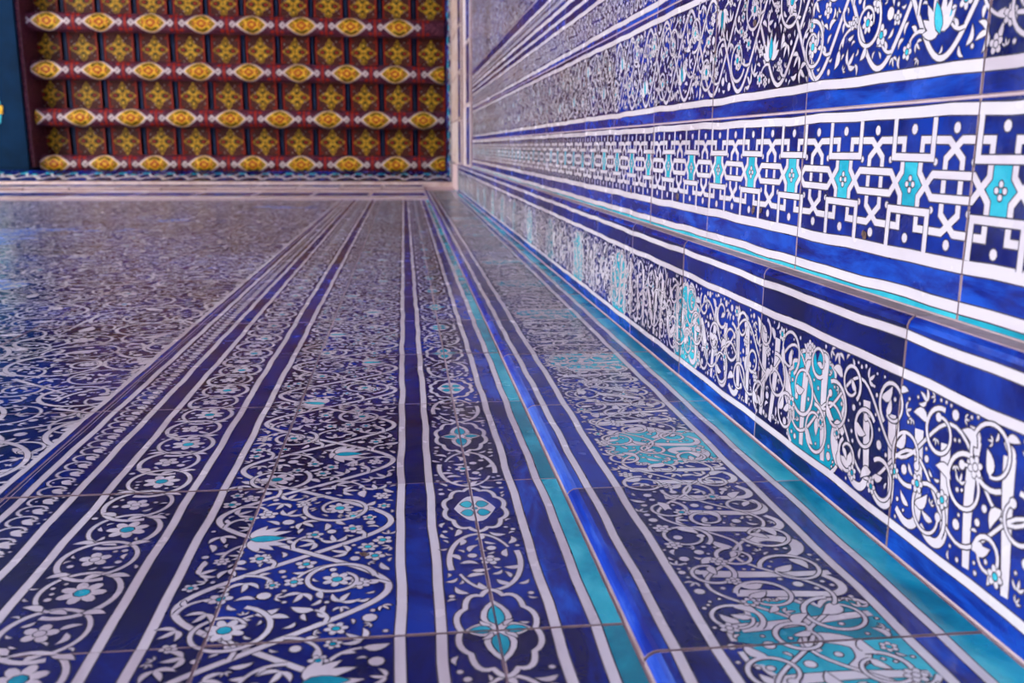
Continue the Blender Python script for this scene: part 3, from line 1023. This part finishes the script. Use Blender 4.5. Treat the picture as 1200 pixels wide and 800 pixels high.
mc2 = cornice_mesh('cornice_tile', (.03, 23.0), (.135, 24.2), 1, 'right')
y = YP - .1
while y - .575 > -5.5:
    y -= .575
    o = bpy.data.objects.new('cornice_tile', mc2); S.collection.objects.link(o); o.location = (XR * U, y * U, ZC); o.parent = cr

# ------------------------------------------------------------------ painted ceiling
NAVY = plain('navy_painted_board', [(0.004, 0.010, 0.045), (0.012, 0.03, 0.11)], .45, 14)
LITGAP = plain('lit_gap_blue', [(0.01, 0.03, 0.10), (0.03, 0.08, 0.22)], .4, 14)  # lighter blue paints in the lit side of the coffer gaps
MAROON = plain('maroon_painted_wood', [(0.03, 0.006, 0.018), (0.08, 0.014, 0.035), (0.30, 0.09, 0.13)], .45, 75, dist=1.5)
REDP = plain('vermilion_paint', [(0.34, 0.014, 0.010), (0.46, 0.045, 0.015)], .4, 30)
GOLD = plain('gilded_ochre', [(0.36, 0.17, 0.006), (0.82, 0.46, 0.02), (0.95, 0.66, 0.07)], .4, 40)
OLIVE = plain('olive_paint', [(0.03, 0.03, 0.004), (0.09, 0.075, 0.008)], .4, 40)
PALE = plain('chalk_white_paint', [(0.60, 0.50, 0.48), (0.80, 0.74, 0.72)], .45, 30)
PANEL = plain('brown_purple_painted_panel', [(0.035, 0.007, 0.005), (0.11, 0.024, 0.014), (0.17, 0.055, 0.045)], .45, 70, dist=2)
TEAL = plain('dark_teal_painted_timber', [(0.001, 0.016, 0.045), (0.002, 0.028, 0.08)], .7, 4)
TURQP = plain('turquoise_paint', [(0.02, 0.35, 0.45), (0.05, 0.5, 0.6)], .4, 10)
XC0, XC1 = -9.24, 1.10
YC1 = .72
ceiling = struct(boxes('ceiling', [(-20, YFAR, ZCEIL + .25, XR + .05, YB + .05, ZCEIL + 1.2)], [NAVY]),
                 'painted wooden ceiling of gilded coffers between round beams')
# beams: each a thing, its painted cartouches and red bands are parts
def cyl_mesh(name, mats, fn):
    bm = bmesh.new()
    def patch(s0, s1, lo, hi, rr, mi, n=12, mm=8):
        grid = []
        for i in range(n + 1):
            q = s0 + (s1 - s0) * i / n
            row = []
            for j in range(mm + 1):
                a = lo(q) + (hi(q) - lo(q)) * j / mm
                row.append(bm.verts.new((q * U, math.sin(a) * rr * U, -math.cos(a) * rr * U)))
            grid.append(row)
        for i in range(n):
            for j in range(mm):
                f = bm.faces.new((grid[i][j], grid[i + 1][j], grid[i + 1][j + 1], grid[i][j + 1]))
                f.material_index = mi; f.smooth = True
    fn(patch)
    me = bpy.data.meshes.new(name); bm.to_mesh(me); bm.free()
    for q in mats: me.materials.append(q)
    return me
RB = .235
PB = 1.24
ys = [.50 - 1.165 * k for k in range(7)]
phs = [.35, 1.09, .37, .50, .9, .5, 1.1]
LENB = XC1 - XC0
def f_med(patch, end=9, beg=-9):
    def lens(cc, L, A, pw, mi, rr, seg=12):
        f = lambda q: A * max(0.0, 1 - (abs(q - cc) / L) ** pw)
        if cc - L < end and cc + L > beg: patch(max(beg, cc - L), min(end, cc + L), lambda q: -f(q), f, rr, mi, seg)
    lens(0, .42, 1.25, 1.35, 0, RB * 1.02)
    lens(0, .35, 1.08, 1.5, 1, RB * 1.035)
    lens(0, .31, .92, 1.3, 2, RB * 1.042)
    lens(0, .27, .66, 1.0, 1, RB * 1.05)
    lens(0, .14, .46, 1.0, 3, RB * 1.056)
    lens(0, .075, .24, 1.0, 1, RB * 1.062)
    for sg in (-1, 1):
        lens(sg * .475, .085, .40, 1.0, 0, RB * 1.03, 4)
        lens(sg * .475, .032, .15, 1.0, 4, RB * 1.036, 4)
        lens(sg * .17, .055, .8, 1.0, 1, RB * 1.058, 4)
        lens(sg * .19, .025, .3, 1.0, 3, RB * 1.064, 4)
def f_band(patch):
    patch(-.026, .026, lambda q: -1.7, lambda q: 1.7, RB * 1.02, 0, 1, 12)
    for sg in (-1, 1):
        for aa in (-.75, .75):
            g = lambda q, aa=aa: .25 * (1 - abs(abs(q) - .12) / .06)
            patch(sg * .06, sg * .18, lambda q, aa=aa: aa - g(q), lambda q, aa=aa: aa + g(q), RB * 1.018, 0, 4, 2)
def f_shaft(patch):
    patch(0, LENB, lambda q: -PI, lambda q: PI, RB, 0, 1, 24)
    patch(-.0, .001, lambda q: -PI, lambda q: PI, RB, 0, 1, 24)
mesh_shaft = cyl_mesh('painted_beam', [MAROON], f_shaft)
mesh_med = cyl_mesh('cartouche', [PALE, GOLD, OLIVE, REDP, MAROON], f_med)
mesh_band = cyl_mesh('painted_band', [REDP], f_band)
ordn = ['nearest the arched cornice above the side wall, lowest in the picture', 'second up from the arched cornice of the side wall',
        'third up from the arched cornice of the side wall', 'fourth up from the arched cornice, along the top edge of the picture',
        'fifth from the side wall, just out of view', 'sixth from the side wall, out of view', 'seventh from the side wall, out of view']
for k, (y, ph) in enumerate(zip(ys, phs)):
    o = link('painted_beam', mesh_shaft)
    o.location = W(XC0, y, 25.25)
    o['label'] = 'round painted beam, ' + ordn[k]
    o['kind'] = 'thing'; o['category'] = 'beam'; o['group'] = 'round painted ceiling beams'
    c = ph - PB
    while c < LENB:
        if -.2 < c < LENB + .1:
            q = link('cartouche', mesh_med if .57 < c < LENB - .57 else cyl_mesh('cartouche', [PALE, GOLD, OLIVE, REDP, MAROON], lambda pt: f_med(pt, LENB - c - .01, .01 - c)), o); q.location = (c * U, 0, 0)
        if .2 < c + PB / 2 < LENB - .19:
            q = link('painted_band', mesh_band, o); q.location = ((c + PB / 2) * U, 0, 0)
        c += PB
# coffers
def coffer_mesh():
    bm = bmesh.new()
    w, d, t = .345, .43, .10
    def quad(q, mi):
        f = bm.faces.new([bm.verts.new((a * U, b * U, c * U)) for a, b, c in q]); f.material_index = mi
    def box(x0, y0, z0, x1, y1, z1, mi):
        vs = [bm.verts.new((x * U, y * U, z * U)) for x in (x0, x1) for y in (y0, y1) for z in (z0, z1)]
        for q in ((0, 1, 3, 2), (4, 6, 7, 5), (0, 4, 5, 1), (2, 3, 7, 6), (0, 2, 6, 4), (1, 5, 7, 3)):
            f = bm.faces.new([vs[i] for i in q]); f.material_index = mi
    box(-w, -d, 0, w, d, t, 0)
    for a in (-1, 1):
        box(a * w - .02, -d - .0, -.025, a * w + .02, d, .0, 1)
        box(-w, a * d - .02, -.025, w, a * d + .02, .0, 1)
    def blob(cx_, cy_, rx, ry, rot, z, mi, n=12, pw=1.0):
        q = []
        for i in range(n):
            a = 2 * PI * i / n
            x_, y_ = rx * math.cos(a), ry * math.sin(a)
            q.append((cx_ + x_ * math.cos(rot) - y_ * math.sin(rot), cy_ + x_ * math.sin(rot) + y_ * math.cos(rot), z))
        quad(q[::-1], mi)
    # quatrefoil: gold lobes with darker hearts
    for k in range(4):
        a = k * PI / 2
        blob(math.cos(a) * .155, math.sin(a) * .155, .142, .100, a, -.012, 2)
        blob(math.cos(a) * .315, math.sin(a) * .315, .035, .03, a, -.012, 2, 8)
        blob(math.cos(a) * .175, math.sin(a) * .175, .105, .072, a, -.018, 3)
        blob(math.cos(a) * .19, math.sin(a) * .19, .055, .040, a, -.023, 1 if k % 2 == 0 else 2, 8)
        b = a + PI / 4
        blob(math.cos(b) * .15, math.sin(b) * .13, .075, .036, b, -.013, 2, 10)
        blob(math.cos(b) * .40, math.sin(b) * .40, .035, .025, b, -.010, 1, 8)
        for f in (.30, .5):
            blob(math.cos(b) * .42 * f * 1.2 + .10 * math.cos(a), math.sin(b) * .42 * f * 1.2 + .10 * math.sin(a), .014, .014, 0, -.009, 5, 6)
    blob(0, 0, .055, .055, 0, -.028, 2, 10); blob(0, 0, .025, .025, 0, -.034, 3, 8)
    bmesh.ops.recalc_face_normals(bm, faces=[f for f in bm.faces if len(f.verts) == 4])
    me = bpy.data.meshes.new('coffer_panel'); bm.to_mesh(me); bm.free()
    for q in (PANEL, REDP, GOLD, OLIVE, MAROON, PALE): me.materials.append(q)
    return me
cm = coffer_mesh()
rc = random.Random(3)
for j in range(6):
    y = ys[j] - 1.165 / 2
    for i in range(12):
        x = -9.05 + i * .893
        o = link('coffer_panel', cm, ceiling)
        o.location = W(x, y, 25.75)
        o.rotation_euler = (0, 0, rc.uniform(-.02, .02))
    bt = [(-9.05 + (i + .5) * .893 - .025, y - .45, 25.80, -9.05 + (i + .5) * .893 + .025, y + .45, 26.25) for i in range(11)]
    for b_ in bt:
        boxes('lit_gap_strip', [b_], [LITGAP], ceiling)  # added strips: lit recess sides put into the colour
# lintel over the open front with its red painted inner face
TEAL.node_tree.nodes['Principled BSDF'].inputs['Specular IOR Level'].default_value = 0.08
struct(boxes('trim_filler', [(-13.4, YFAR + .02, 25.73, -9.55, YB - .42, 26.24), (-13.4, YB - .41, 24.6, -9.35, YB - .26, 26.24)], [TEAL]))  # box over the lintel is unseen filler, added to stop light leaking in
lint = boxes('timber_lintel', [(-13.4, YFAR + .02, 24.6, -9.35, YB - .42, 25.72)], [TEAL])
lint['label'] = 'dark teal painted timber lintel at the far left edge of the ceiling'; lint['category'] = 'lintel'; lint['kind'] = 'thing'
boxes('painted_fascia', [(-9.35, YFAR + .02, 24.75, -9.26, YB - .42, 25.72)], [MAROON], lint)
bm = bmesh.new()
for (q, z, mi) in (([(-9.86, -.95), (-9.90, -1.25), (-10.05, -1.55), (-10.4, -1.85), (-10.75, -1.55), (-10.9, -1.25), (-10.94, -.95)], .02, 0),
                   ([(-9.82, -.72), (-9.82, -.92), (-10.98, -.92), (-10.98, -.72)], .03, 1),
                   ([(-9.90, -.50), (-9.86, -.70), (-10.94, -.70), (-10.9, -.50), (-10.4, -.30)], .02, 0)):
    top = [bm.verts.new(W(a, b, 24.6 - z)) for a, b in q]; bot = [bm.verts.new(W(a, b, 24.61)) for a, b in q]
    f = bm.faces.new(top); f.material_index = mi
    for i in range(len(q)):
        f = bm.faces.new((top[i - 1], top[i], bot[i], bot[i - 1])); f.material_index = mi
me = bpy.data.meshes.new('painted_ornament'); bm.to_mesh(me); bm.free()
po = link('painted_ornament', me, lint, [TURQP, GOLD]); po['label'] = 'turquoise ornament with a gilded collar'
S.view_settings.use_curve_mapping = False
